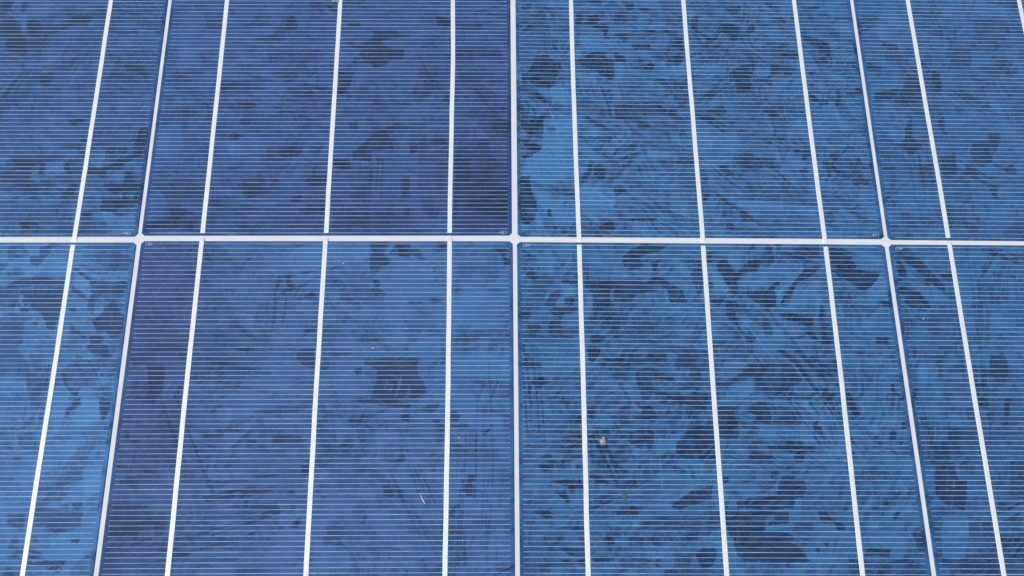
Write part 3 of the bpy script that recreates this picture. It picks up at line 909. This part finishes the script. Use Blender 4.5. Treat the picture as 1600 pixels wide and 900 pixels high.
def grain_field(X, Y, key, seed):
    """linear base colour of the wafer at panel points X, Y (mm)"""
    n1, n2, n3, n4 = Noise(seed), Noise(seed + 1), Noise(seed + 2), Noise(seed + 3)
    e = 0.8
    ru, rv = X * math.cos(e) + Y * math.sin(e), -X * math.sin(e) + Y * math.cos(e)
    f1, f2 = voronoi(ru + 0.4 * n1(X, Y, 3), rv, 1.9, seed + 40)      # shard-like edges
    g1, g2 = voronoi(ru, rv, 0.85, seed + 41)
    wx = X + 0.22 * f1 + 0.13 * g1 + 0.10 * n3(X, Y, 5.0)
    wy = Y + 0.22 * (f2 * 2 - 1) + 0.13 * (g2 * 2 - 1) + 0.10 * n4(X, Y, 5.0)
    s = np.full(X.shape, 0.5)
    rs = np.random.RandomState(seed)
    # unlisted small grains: weak contrast, in three sizes, stretched along each wafer's own direction
    for k, (sz, amp, st) in enumerate(((16, .11, 1.8), (7, .10, 2.0), (3.4, .09, 2.4))):
        th = rs.uniform(-0.5, 0.5) + (0.0 if k else 1.2)
        u = (wx * math.cos(th) + wy * math.sin(th)) / st; v = -wx * math.sin(th) + wy * math.cos(th)
        a, b = voronoi(u + 0.25 * sz * n3(X, Y, sz), v + 0.25 * sz * n4(X, Y, sz), sz / 1.4, seed + 10 + k)
        s += amp * np.where(np.abs(a) < .35, a * .4, a)
        if k == 0:
            ang = b * math.pi
            tw = np.sin((wx * np.cos(ang) + wy * np.sin(ang)) * (5.5 + 4 * b) + 2.5 * n1(X, Y, 6))
            s += 0.085 * np.clip(tw * 1.6, -1, 1) * (np.abs(n2(X, Y, 11)) > .22) * (0.4 + 0.6 * (n3(X, Y, 8) > 0))
    # flocks of small dark splinters
    th = rs.uniform(0.3, 1.0) * rs.choice([-1, 1])
    u = (wx * math.cos(th) + wy * math.sin(th)) / 2.2; v = -wx * math.sin(th) + wy * math.cos(th)
    a, b = voronoi(u, v, 1.6, seed + 30)
    s -= 0.22 * b * (a > 0.62) * (n2(X, Y, 17) > -0.05)
    s += 0.14 * b * (a < -0.82)
    extra = []
    bx0, bx1, by0, by1 = X.min(), X.max(), Y.min(), Y.max()
    for _ in range(18 if key[0] >= 2 else 9):
        ex, ey = rs.uniform(bx0, bx1), rs.uniform(by0, by1)
        an = rs.uniform(0, math.pi); Lh = rs.uniform(6, 15)
        extra.append((ex - Lh * math.cos(an), ey - Lh * math.sin(an), ex + Lh * math.cos(an), ey + Lh * math.sin(an), rs.uniform(5, 12), rs.randint(5, 10), rs.choice([-1, 0])))
    for q, (x0, y0, x1, y1, w, n, sg) in enumerate(STREAKS + extra):
        cx, cy = (x0 + x1) / 2, (y0 + y1) / 2
        R = max(abs(x1 - x0), abs(y1 - y0)) / 2 + w
        k = np.nonzero((np.abs(X - cx) < R) & (np.abs(Y - cy) < R))
        if len(k[0]) == 0:
            continue
        Ls = math.hypot(x1 - x0, y1 - y0); dx, dy = (x1 - x0) / Ls, (y1 - y0) / Ls
        qs = np.random.RandomState(500 + q + (seed * 50 if q >= len(STREAKS) else 0))
        xx, yy = X[k] - cx, Y[k] - cy
        u = xx * dx + yy * dy; v = -xx * dy + yy * dx
        v = v + qs.uniform(-.12, .12) * u * u / Ls + 0.25 * n1(X[k], Y[k], 7)
        ds = np.zeros(u.shape)
        for _ in range(n):
            c = qs.uniform(-w / 2, w / 2); hw = qs.uniform(.14, .55); m0 = qs.uniform(-.35, .35) * Ls; hl = qs.uniform(.15, .42) * Ls
            g = sg if sg else qs.choice([-1, 1, -1])
            ds += g * qs.uniform(.16, .36) * np.clip((hw - np.abs(v - c)) / .18, 0, 1) * np.clip((hl - np.abs(u - m0)) / 1.0, 0, 1)
        s[k] += np.clip(ds, -.46, .40)
    s += 0.05 * n4(X, Y, 22) + 0.04 * n1(X, Y, 1.2)
    d = np.zeros(X.shape)
    if key in GRAINS:
        fl = (wx, wy)
        for ln in GRAINS[key].split("\n"):
            S, *pts = ln.split()
            P = np.array([[float(c) for c in p.split(",")] for p in pts]) / 10.0
            lo = P.min(0) - 0.2; hi = P.max(0) + 0.2
            k = np.nonzero((wx > lo[0]) & (wx < hi[0]) & (wy > lo[1]) & (wy < hi[1]))
            if len(k[0]) == 0:
                continue
            inside = in_poly(wx[k], wy[k], P)
            j = tuple(q[inside] for q in k)
            f = rs.uniform(0.85, 1.12)
            if S == 'B':
                s[j] += 0.34 * f * (1.0 - s[j] * .4)
            else:
                w = {'D': .88, 'M': .50, 'W': .24}[S] * rs.uniform(.8, 1.1)
                s[j] += (0.03 - s[j]) * min(w, .93)
    # feathery shards: every parent grain has its own direction, its splinters lie along it
    amp = FEATHER.get(key, 1.0)
    for k, (pw, sz, st, w) in enumerate(((15.0, 1.5, 4.0, .17), (8.0, 0.95, 4.5, .13), (24.0, 2.6, 3.0, .13))):
        pa, pb = voronoi(X + 1.2 * n1(X, Y, 6) + 60 * k, Y + 1.2 * n2(X, Y, 6), pw, seed + 60 + k)
        ang = pb * math.pi + 0.35 * n3(X, Y, 13)
        ca, sa = np.cos(ang), np.sin(ang)
        a, b = voronoi((wx * ca + wy * sa) / st + 7 * pb, -wx * sa + wy * ca, sz, seed + 70 + k)
        on = (0.25 + 0.75 * (pa > -0.25)) * amp
        s += w * on * np.where(a > .30, -(.35 + .65 * b), np.where(a < -.50, .3 + .5 * b, 0.0))
    s = np.clip(s, -0.08, 1.1)[..., None]
    dk, md, br = (np.array(c, float) for c in PAL.get(key, PAL[(2, 0)]))
    md = np.broadcast_to(md, X.shape + (3,)).copy()
    br = np.broadcast_to(br, X.shape + (3,)).copy()
    for (cx, cy, rx, ry, c, w) in DRIFT.get(key, []):
        g = (w * np.exp(-((X - cx) / rx) ** 2 - ((Y - cy) / ry) ** 2))[..., None]
        md += (np.array(c, float) - md) * g
        br += (np.array(c, float) * 1.1 - br) * g * .7
    col = np.where(s < .5, dk + (md - dk) * s * 2, md + (br - md) * (s - .5) * 2)
    g = col.mean(-1, keepdims=True)
    col = g + (col - g) * 0.98                              # the photographed blue is a touch greyer
    return albedo(np.clip(col, 2, 255))

# ------------------------------------------------------------------ the cells
SIZE = 156.0
HALF = SIZE / 2
Z_BACK, Z_LOW, Z_TOP = 0.0, 0.08, 0.26
CUT = 1.2
#          string, row: centre x, centre y, shear of the rows
CELLS = {
    (0, 0): (-236.94, 78.25, 0.0055), (0, 1): (-236.94, -80.55, 0.0045),
    (1, 0): (-79.25, 79.55, 0.0050), (1, 1): (-78.95, -79.23, 0.0040),
    (2, 0): (79.25, 79.15, -0.0035), (2, 1): (78.95, -79.60, -0.0040),
    (3, 0): (236.85, 78.07, -0.0060), (3, 1): (236.75, -80.02, -0.0030),
}

def axis_points(lo, hi, fine, coarse):
    """-HALF..HALF with the fine step between lo and hi"""
    lo = max(lo, -HALF); hi = min(hi, HALF)
    a = np.arange(-HALF, lo - 1e-6, coarse) if lo > -HALF else np.array([])
    b = np.linspace(lo, hi, max(2, int((hi - lo) / fine) + 1))
    c = np.arange(HALF, hi + 1e-6, -coarse)[::-1] if hi < HALF else np.array([])
    return np.concatenate([a, b, c])

def cell_mesh(name, key, cx, cy, shear, fine, coarse, xr, yr, seed):
    ax = axis_points(xr[0] - cx, xr[1] - cx, fine, coarse)
    ay = axis_points(yr[0] - cy, yr[1] - cy, fine, coarse)
    gx, gy = np.meshgrid(ax, ay)
    for sx in (-1, 1):                       # clipped corners
        for sy in (-1, 1):
            a = HALF - sx * gx; b = HALF - sy * gy
            t = np.clip((CUT - a - b) / 2, 0, None)
            gx = gx - sx * t; gy = gy - sy * t
    ny, nx = gx.shape
    colr = grain_field(gx + cx, gy + cy, key, seed).reshape(-1, 3)
    gy = gy + shear * gx
    top = np.stack([gx, gy, np.full_like(gx, Z_TOP)], -1).reshape(-1, 3)
    idx = np.arange(nx * ny).reshape(ny, nx)
    q = np.stack([idx[:-1, :-1], idx[:-1, 1:], idx[1:, 1:], idx[1:, :-1]], -1).reshape(-1, 4)
    ring = np.concatenate([idx[0, :], idx[1:, -1], idx[-1, -2::-1], idx[-2:0:-1, 0]])
    low = top[ring].copy(); low[:, 2] = Z_LOW
    nlow = len(top) + np.arange(len(ring))
    sk = np.stack([ring, nlow, np.roll(nlow, -1), np.roll(ring, -1)], -1)
    V = np.concatenate([top, low]) * MM
    F = np.concatenate([q, sk])
    me = bpy.data.meshes.new(name)
    me.vertices.add(len(V)); me.vertices.foreach_set("co", V.astype(np.float32).ravel())
    me.loops.add(F.size); me.loops.foreach_set("vertex_index", F.astype(np.int32).ravel())
    me.polygons.add(len(F)); me.polygons.foreach_set("loop_start", np.arange(0, F.size, 4, dtype=np.int32))
    at = me.attributes.new("grain_colour", 'FLOAT_COLOR', 'POINT')
    c = np.ones((len(V), 4), np.float32)
    c[:len(top), :3] = colr; c[len(top):, :3] = colr[ring]
    at.data.foreach_set("color", c.ravel())
    me.materials.append(M_CELL)
    me.update(calc_edges=True)
    return me

# ------------------------------------------------------------------ printed lines
PITCH = 2.0737
N_FING = 75
F0 = (SIZE - (N_FING - 1) * PITCH) / 2
F_MARGIN = 1.5
F_W = 0.18

def finger_strip(length, seed, segs=14):
    """one printed line: a low ridge whose width wavers a little along its length"""
    R = np.random.RandomState(seed)
    xs = np.linspace(-length / 2, length / 2, segs + 1)
    v = []; f = []
    for i, x in enumerate(xs):
        w = F_W * R.uniform(0.68, 1.32) / 2
        if i in (0, segs):
            w *= 0.8
        dy = R.uniform(-0.012, 0.012)
        v += [(x * MM, (-w + dy) * MM, 0.0), (x * MM, dy * MM, 0.02 * MM), (x * MM, (w + dy) * MM, 0.0)]
    for i in range(segs):
        a = 3 * i
        f += [(a, a + 3, a + 4, a + 1), (a + 1, a + 4, a + 5, a + 2)]
    return v, f

def finger_meshes():
    out = {}
    for short in (False, True):
        for k in range(5):
            L = SIZE - 2 * F_MARGIN - (3.4 if short else 0)
            v, f = finger_strip(L, 50 + k + 10 * short)
            me = bpy.data.meshes.new("finger")
            me.from_pydata(v, [], f)
            me.materials.append(M_FINGER)
            me.update()
            out[(short, k)] = me
    return out

FM = finger_meshes()
rnd = random.Random(4)

def add_fingers(cell, shear):
    ang = math.atan(shear)
    for i in range(N_FING):
        y = -HALF + F0 + i * PITCH
        me = FM[(i in (0, N_FING - 1), rnd.randrange(5))]
        o = link("finger", me, cell, (rnd.uniform(-.12, .12) * MM, y * MM, (Z_TOP + 0.004) * MM))
        o.rotation_euler = (0, 0, ang)
        if rnd.random() < .5:
            o.scale = (-1, -1, 1)

def finger_grid_mesh(shear, seed):
    V = []; F = []
    for i in range(N_FING):
        y = -HALF + F0 + i * PITCH
        L = SIZE - 2 * F_MARGIN - (3.4 if i in (0, N_FING - 1) else 0)
        v, f = finger_strip(L, seed * 100 + i)
        b = len(V)
        V += [(a, c + y * MM + shear * a, d + (Z_TOP + 0.004) * MM) for a, c, d in v]
        F += [tuple(b + q for q in p) for p in f]
    me = bpy.data.meshes.new("finger_grid")
    me.from_pydata(V, [], F)
    me.materials.append(M_FINGER)
    me.update()
    return me

# ------------------------------------------------------------------ ribbons
# centre lines one can follow, panel mm (x, y); the rest run straight
BUS = {
    (0, 0, 2): [(-185.03, 156), (-185.03, 125), (-184.96, 55), (-184.99, 22), (-185.1, 0)],
    (0, 1, 2): [(-185.25, 0), (-185.25, -4), (-185.02, -66), (-185.25, -107), (-185.17, -144), (-185.1, -158)],
    (1, 0, 0): [(-131.75, 157), (-131.73, 125), (-131.71, 23), (-131.6, 0)],
    (1, 1, 0): [(-131.62, 3), (-131.62, -2), (-131.62, -66), (-131.14, -144), (-131.1, -158)],
    (1, 0, 1): [(-79.7, 157), (-79.69, 126), (-79.75, 70), (-79.72, 23), (-79.66, 0)],
    (1, 1, 1): [(-79.72, 3), (-79.75, -2), (-79.82, -66), (-79.43, -144), (-79.4, -158)],
    (1, 0, 2): [(-27.7, 157), (-27.66, 126), (-27.18, 92), (-27.36, 63), (-27.6, 23), (-27.46, 0)],
    (1, 1, 2): [(-27.46, 3), (-27.4, -2), (-27.12, -66), (-27.2, -144), (-27.2, -158)],
    (2, 0, 0): [(26.95, 157), (27.0, 127), (26.95, 74), (27.12, 24), (27.33, 0), (27.35, -3)],
    (2, 1, 0): [(27.3, -2), (27.17, -66), (26.74, -144), (26.7, -158)],
    (2, 0, 1): [(79.2, 157), (79.29, 127), (79.76, 24), (79.83, 0), (79.83, -3)],
    (2, 1, 1): [(79.8, -2), (79.51, -66), (79.18, -144), (79.1, -158)],
    (2, 0, 2): [(130.9, 157), (130.99, 128), (131.58, 24), (131.83, 0), (131.85, -3)],
    (2, 1, 2): [(131.85, -2), (131.63, -66), (130.9, -132), (130.79, -144), (130.7, -158)],
    (3, 0, 0): [(184.4, 157), (184.4, 128), (184.85, 24), (184.83, 1)],
    (3, 1, 0): [(184.9, 3), (184.83, -1), (184.59, -66), (184.64, -144), (184.6, -158)],
    (3, 0, 1): [(236.71, 157), (236.71, 0)],
}
RIB_W = 1.90
RIB_T = 0.15

def ribbon_mesh(line, y_top, y_bot, dive_top, dive_bot, seed):
    """flat ribbon along a centre line given in cell coordinates (mm); it may dive under the neighbour at either end"""
    R = np.random.RandomState(seed)
    L = sorted(line)                                     # by y
    ys = [p[0] for p in L]; xs = [p[1] for p in L]
    y0 = y_bot - (3.0 if dive_bot else 0); y1 = y_top + (3.0 if dive_top else 0)
    st = list(np.linspace(y_bot, y_top, 40))
    if dive_bot:
        st = [y_bot - 4.6, y_bot - 2.9, y_bot - 2.3, y_bot - 1.4, y_bot - 0.5] + st
    if dive_top:
        st = st + [y_top + 0.5, y_top + 1.4, y_top + 2.3, y_top + 2.9, y_top + 4.6]
    nz = Noise(seed)
    V = []; F = []
    for y in st:
        x = float(np.interp(y, ys, xs)) + 0.07 * float(nz(np.array([y]), np.array([3.3]), 14)[0])
        z = Z_TOP + 0.02
        over = max(y - y_top if dive_top else -1, y_bot - y if dive_bot else -1)
        if over > 0.2:
            z = Z_TOP + 0.02 - min(1, (over - 0.2) / 1.9) * (Z_TOP + 0.02 - (Z_LOW - 0.075 - RIB_T * .4))
        t = RIB_T * (1 if over < 2.0 else .45)
        w = RIB_W / 2 * (1 + R.uniform(-0.025, 0.025))
        e = 0.10
        V += [(x - w, y, z), (x - w, y, z + t * .7), (x - w + e, y, z + t), (x, y, z + t * 1.04), (x + w - e, y, z + t), (x + w, y, z + t * .7), (x + w, y, z)]
    n = len(st)
    for i in range(n - 1):
        for k in range(6):
            a = 7 * i + k
            F.append((a, a + 1, a + 8, a + 7))
    F.append(tuple(range(6, -1, -1))); F.append(tuple(7 * (n - 1) + k for k in range(7)))
    me = bpy.data.meshes.new("busbar")
    me.from_pydata([(a * MM, b * MM, c * MM) for a, b, c in V], [], F)
    me.materials.append(M_RIBBON)
    me.update()
    return me

# ------------------------------------------------------------------ printed marks, chips
def bar(x0, y0, x1, y1, w):
    d = Vector((x1 - x0, y1 - y0)).normalized(); n = Vector((-d.y, d.x)) * w / 2
    return [(x0 + n.x, y0 + n.y), (x0 - n.x, y0 - n.y), (x1 - n.x, y1 - n.y), (x1 + n.x, y1 + n.y)]

def mark_mesh():
    """two small printed characters and an arrowhead"""
    P = []
    for seg in ((-1.5, -.62, -1.5, .62), (-1.5, -.62, -.95, -.62),                       # L
                (-.62, .55, .05, .55), (-.62, .02, .05, .02), (-.62, -.62, .05, -.62), (-.58, .55, -.58, .02), (.02, .02, .02, -.62)):   # S
        P.append(bar(*seg, .27))
    P.append([(.42, .52), (.42, -.62), (1.45, -.05)])                                   # arrowhead
    V = []; F = []
    for p in P:
        b = len(V); n = len(p); z = Z_TOP + 0.030 + 0.001 * len(F)
        V += [(x * MM, y * MM, z * MM) for x, y in p]
        F.append(tuple(range(b, b + n)))
    me = bpy.data.meshes.new("printed_mark")
    me.from_pydata(V, [], F)
    me.materials.append(M_PRINT)
    me.update()
    return me

MARK = mark_mesh()

def chip(parent, x, y, rx, ry, seed, side):
    """a sliver of bare grey silicon where the edge of the wafer is chipped"""
    R = np.random.RandomState(seed)
    pts = []
    for k in range(16):
        a = 2 * math.pi * k / 16
        r = R.uniform(.85, 1.12)
        px = math.cos(a) * rx * r; py = math.sin(a) * ry * r
        if side == 'x+': px = min(px, 0.02)
        if side == 'x-': px = max(px, -0.02)
        if side == 'y-': py = max(py, -0.02)
        pts.append((px * MM, py * MM, 0.0))
    n = len(pts)
    V = [(p[0], p[1], 0) for p in pts] + [(p[0] * .55, p[1] * .55, 0.012 * MM) for p in pts]
    F = [(k, (k + 1) % n, n + (k + 1) % n, n + k) for k in range(n)] + [tuple(range(n, 2 * n))]
    return mesh_obj("edge_chip", V, F, M_CHIP, parent, (x * MM, y * MM, (Z_TOP + 0.028) * MM))

# ------------------------------------------------------------------ the panel
panel = bpy.data.objects.new("solar_panel", None)
COL.objects.link(panel)
panel["label"] = "blue polycrystalline solar panel, square cells with white ribbons on a white backing, filling the picture"
panel["category"] = "solar panel"

EX, EY = 482.0, 322.0
v, f = box(-EX * MM, EX * MM, -EY * MM, EY * MM, -1.0 * MM, Z_BACK)
mesh_obj("backsheet", v, f, M_SHEET, panel)
for nm, b in (("frame_bar", (-EX - 12, EX + 12, EY, EY + 12)), ("frame_bar", (-EX - 12, EX + 12, -EY - 12, -EY)),
              ("frame_bar", (-EX - 12, -EX, -EY, EY)), ("frame_bar", (EX, EX + 12, -EY, EY))):
    v, f = box(b[0] * MM, b[1] * MM, b[2] * MM, b[3] * MM, -35 * MM, 4 * MM)
    mesh_obj(nm, v, f, M_FRAME, panel)

VIEW_X = (-243.0, 246.0)
VIEW_Y = (-150.0, 133.0)
DIVES = {0: (False, True), 1: (True, False), 2: (False, True), 3: (True, False)}    # which end of a ribbon goes under the next cell: (top, bottom)
cell_of = {}
for key, (cx, cy, shear) in CELLS.items():
    me = cell_mesh("solar_cell", key, cx, cy, shear, 0.42, 2.5, VIEW_X, VIEW_Y, 100 + key[0] * 20 + key[1] * 7)
    c = link("solar_cell", me, panel, (cx * MM, cy * MM, 0))
    cell_of[key] = c
    if key[0] in (1, 2):
        add_fingers(c, shear)
    else:
        g = link("finger_grid", finger_grid_mesh(shear, 1 + key[0] + 4 * key[1]), c)
        g["kind"] = "stuff"
    dt, db = DIVES[key[0]]
    for b in range(3):
        pts = BUS.get(key + (b,))
        if pts:
            line = [(y - cy, x - cx) for x, y in pts]
        else:
            line = [(-90, (b - 1) * 52.0), (90, (b - 1) * 52.0)]
        lx = (b - 1) * 52.0
        top = HALF + shear * lx - (0 if dt else 1.1)
        bot = -HALF + shear * lx + (0 if db else 1.1)
        link("busbar", ribbon_mesh(line, top, bot, dt, db, 300 + key[0] * 31 + key[1] * 11 + b), c)

for key, (mx, my), turn in (((1, 1), (-153.3, -2.85), 0), ((2, 1), (5.15, -2.75), 0), ((3, 1), (163.2, -3.75), 0),
                            ((0, 0), (-163.5, 2.15), math.pi), ((1, 0), (-5.2, 3.25), math.pi), ((2, 0), (153.6, 2.75), math.pi)):
    cx, cy, _ = CELLS[key]
    o = link("printed_mark", MARK, cell_of[key], ((mx - cx) * MM, (my - cy) * MM, 0))
    o.rotation_euler = (0, 0, turn)

for key, (x, y), rx, ry, sd, side in (((1, 1), (-0.97, -44.0), 1.0, 1.9, 1, 'x+'), ((2, 1), (0.97, -120.0), 0.9, 2.1, 2, 'x-'),
                                      ((1, 0), (-119.0, 1.42), 2.6, 0.9, 3, 'y-'), ((2, 0), (39.6, 1.33), 2.3, 1.2, 4, 'y-'),
                                      ((3, 0), (194.3, 0.36), 1.3, 0.7, 5, 'y-')):
    cx, cy, _ = CELLS[key]
    chip(cell_of[key], x - cx, y - cy, rx, ry, sd, side)

# the rest of the panel round the view: plain copies that share one wafer, one grid and one ribbon
sp_me = cell_mesh("solar_cell", (9, 9), 400.0, 300.0, 0.0, 1.0, 1.0, (300, 500), (200, 400), 777)
sp_grid = finger_grid_mesh(0.0, 9)
sp_rib = {d: ribbon_mesh([(-90, 0), (90, 0)], HALF - (0 if d else 1.1), -HALF + (1.1 if d else 0), d, not d, 901 + d) for d in (True, False)}
for i in range(-1, 5):
    for j in range(-1, 3):
        if 0 <= i <= 3 and 0 <= j <= 1:
            continue
        c = link("solar_cell", sp_me, panel, ((i - 1.5) * 158.0 * MM, (0.5 - j) * 158.8 * MM, 0))
        g = link("finger_grid", sp_grid, c)
        g["kind"] = "stuff"
        for b in range(3):
            link("busbar", sp_rib[bool(i % 2)], c, ((b - 1) * 52.0 * MM, 0, 0))

# ------------------------------------------------------------------ small things lying on the panel
def lump(name, x, y, rx, ry, rz, seed, material, label, cat, rough=0.45, group=None):
    """one crumbly lump: a squashed ball with a lobed outline"""
    nz = Noise(seed)
    nu, nv = 26, 12
    V = [(0, 0, 0)]
    for i in range(1, nv):
        ph = math.pi * 0.5 * i / (nv - 1) if False else math.pi * i / nv
        for k in range(nu):
            a = 2 * math.pi * k / nu
            d = np.array([math.cos(a) * math.sin(ph), math.sin(a) * math.sin(ph), math.cos(ph)])
            q = d * 2.2
            r = 1 + rough * float(nz(np.array([q[0] * 1.7 + q[2]]), np.array([q[1] * 1.7 - q[2]]), 1.0)[0]) \
                  + rough * .5 * float(nz(np.array([q[0] * 4 + 9]), np.array([q[1] * 4 + q[2] * 3]), 1.0)[0])
            V.append((d[0] * r * rx * MM, d[1] * r * ry * MM, (d[2] * r * rz + rz * .55) * MM))
    V[0] = (0, 0, rz * 1.6 * MM)
    V.append((0, 0, -rz * .3 * MM))
    F = [(0, 1 + k, 1 + (k + 1) % nu) for k in range(nu)]
    for i in range(nv - 2):
        for k in range(nu):
            a = 1 + i * nu
            F.append((a + k, a + nu + k, a + nu + (k + 1) % nu, a + (k + 1) % nu))
    last = len(V) - 1; a = 1 + (nv - 2) * nu
    F += [(a + k, last, a + (k + 1) % nu) for k in range(nu)]
    o = mesh_obj(name, V, F, material, None, (x * MM, y * MM, (Z_TOP + 0.02) * MM), smooth=True)
    o["label"] = label; o["category"] = cat
    if group:
        o["group"] = group
    return o

lump("dirt_clump", 34.2, -90.7, 1.2, 1.7, .4, 3, M_DIRT, "pale crumbly dirt clump on the cell right of the lower centre gap, beside a ribbon", "dirt clump", .6)
lump("dirt_clump", -82.2, 126.5, 1.7, 2.5, .6, 8, M_DIRT, "pale dirt clump at the top edge of the photo, touching a ribbon", "dirt clump", .5)
lump("leaf_flake", 41.8, -113.4, 0.75, 1.5, .05, 12, M_FLAKE, "faint brown flake lying below the crumbly dirt clump", "flake", .5)
lump("dust_speck", -57.8, -50.6, .34, .34, .15, 21, M_DUST, "white dust speck mid cell, left of the centre gap and above the dry straw bit", "dust speck", .3, "white dust specks")
lump("dust_speck", -22.6, -89.3, .30, .30, .15, 22, M_DUST, "white dust speck just right of a ribbon, between it and the lower centre gap", "dust speck", .3, "white dust specks")
lump("dust_speck", -71.6, -11.9, .28, .28, .15, 23, M_DUST, "white dust speck right of a ribbon, a little below the horizontal white gap", "dust speck", .3, "white dust specks")
lump("dust_speck", 168.9, -36.6, .36, .36, .15, 24, M_DUST, "white dust speck on a dark grain right of the lower right gap", "dust speck", .3, "white dust specks")

def straw():
    pts = [(-37.2, -112.6, .10, .16), (-36.75, -113.7, .30, .22), (-36.3, -114.6, .30, .28), (-35.75, -115.6, .26, .31), (-35.1, -116.7, .12, .2)]
    V = []; F = []; n = 7
    c0 = Vector((-36.2, -114.6, 0))
    for i, (x, y, z, r) in enumerate(pts):
        a = Vector(pts[max(0, i - 1)][:3]); b = Vector(pts[min(len(pts) - 1, i + 1)][:3])
        d = (b - a).normalized(); s = Vector((-d.y, d.x, 0)).normalized(); u = d.cross(s)
        for k in range(n):
            t = 2 * math.pi * k / n
            V.append(tuple((Vector((x, y, z + .1)) - c0 + s * math.cos(t) * r + u * math.sin(t) * r) * MM))
    for i in range(len(pts) - 1):
        for k in range(n):
            F.append((n * i + k, n * i + (k + 1) % n, n * (i + 1) + (k + 1) % n, n * (i + 1) + k))
    F.append(tuple(range(n))[::-1]); F.append(tuple(n * (len(pts) - 1) + k for k in range(n)))
    o = mesh_obj("straw_bit", V, F, M_STRAW, None, (c0.x * MM, c0.y * MM, (Z_TOP + .02) * MM), smooth=True)
    o["label"] = "short pale dry straw bit lying slantwise on the cell left of the lower centre gap"
    o["category"] = "straw"
straw()
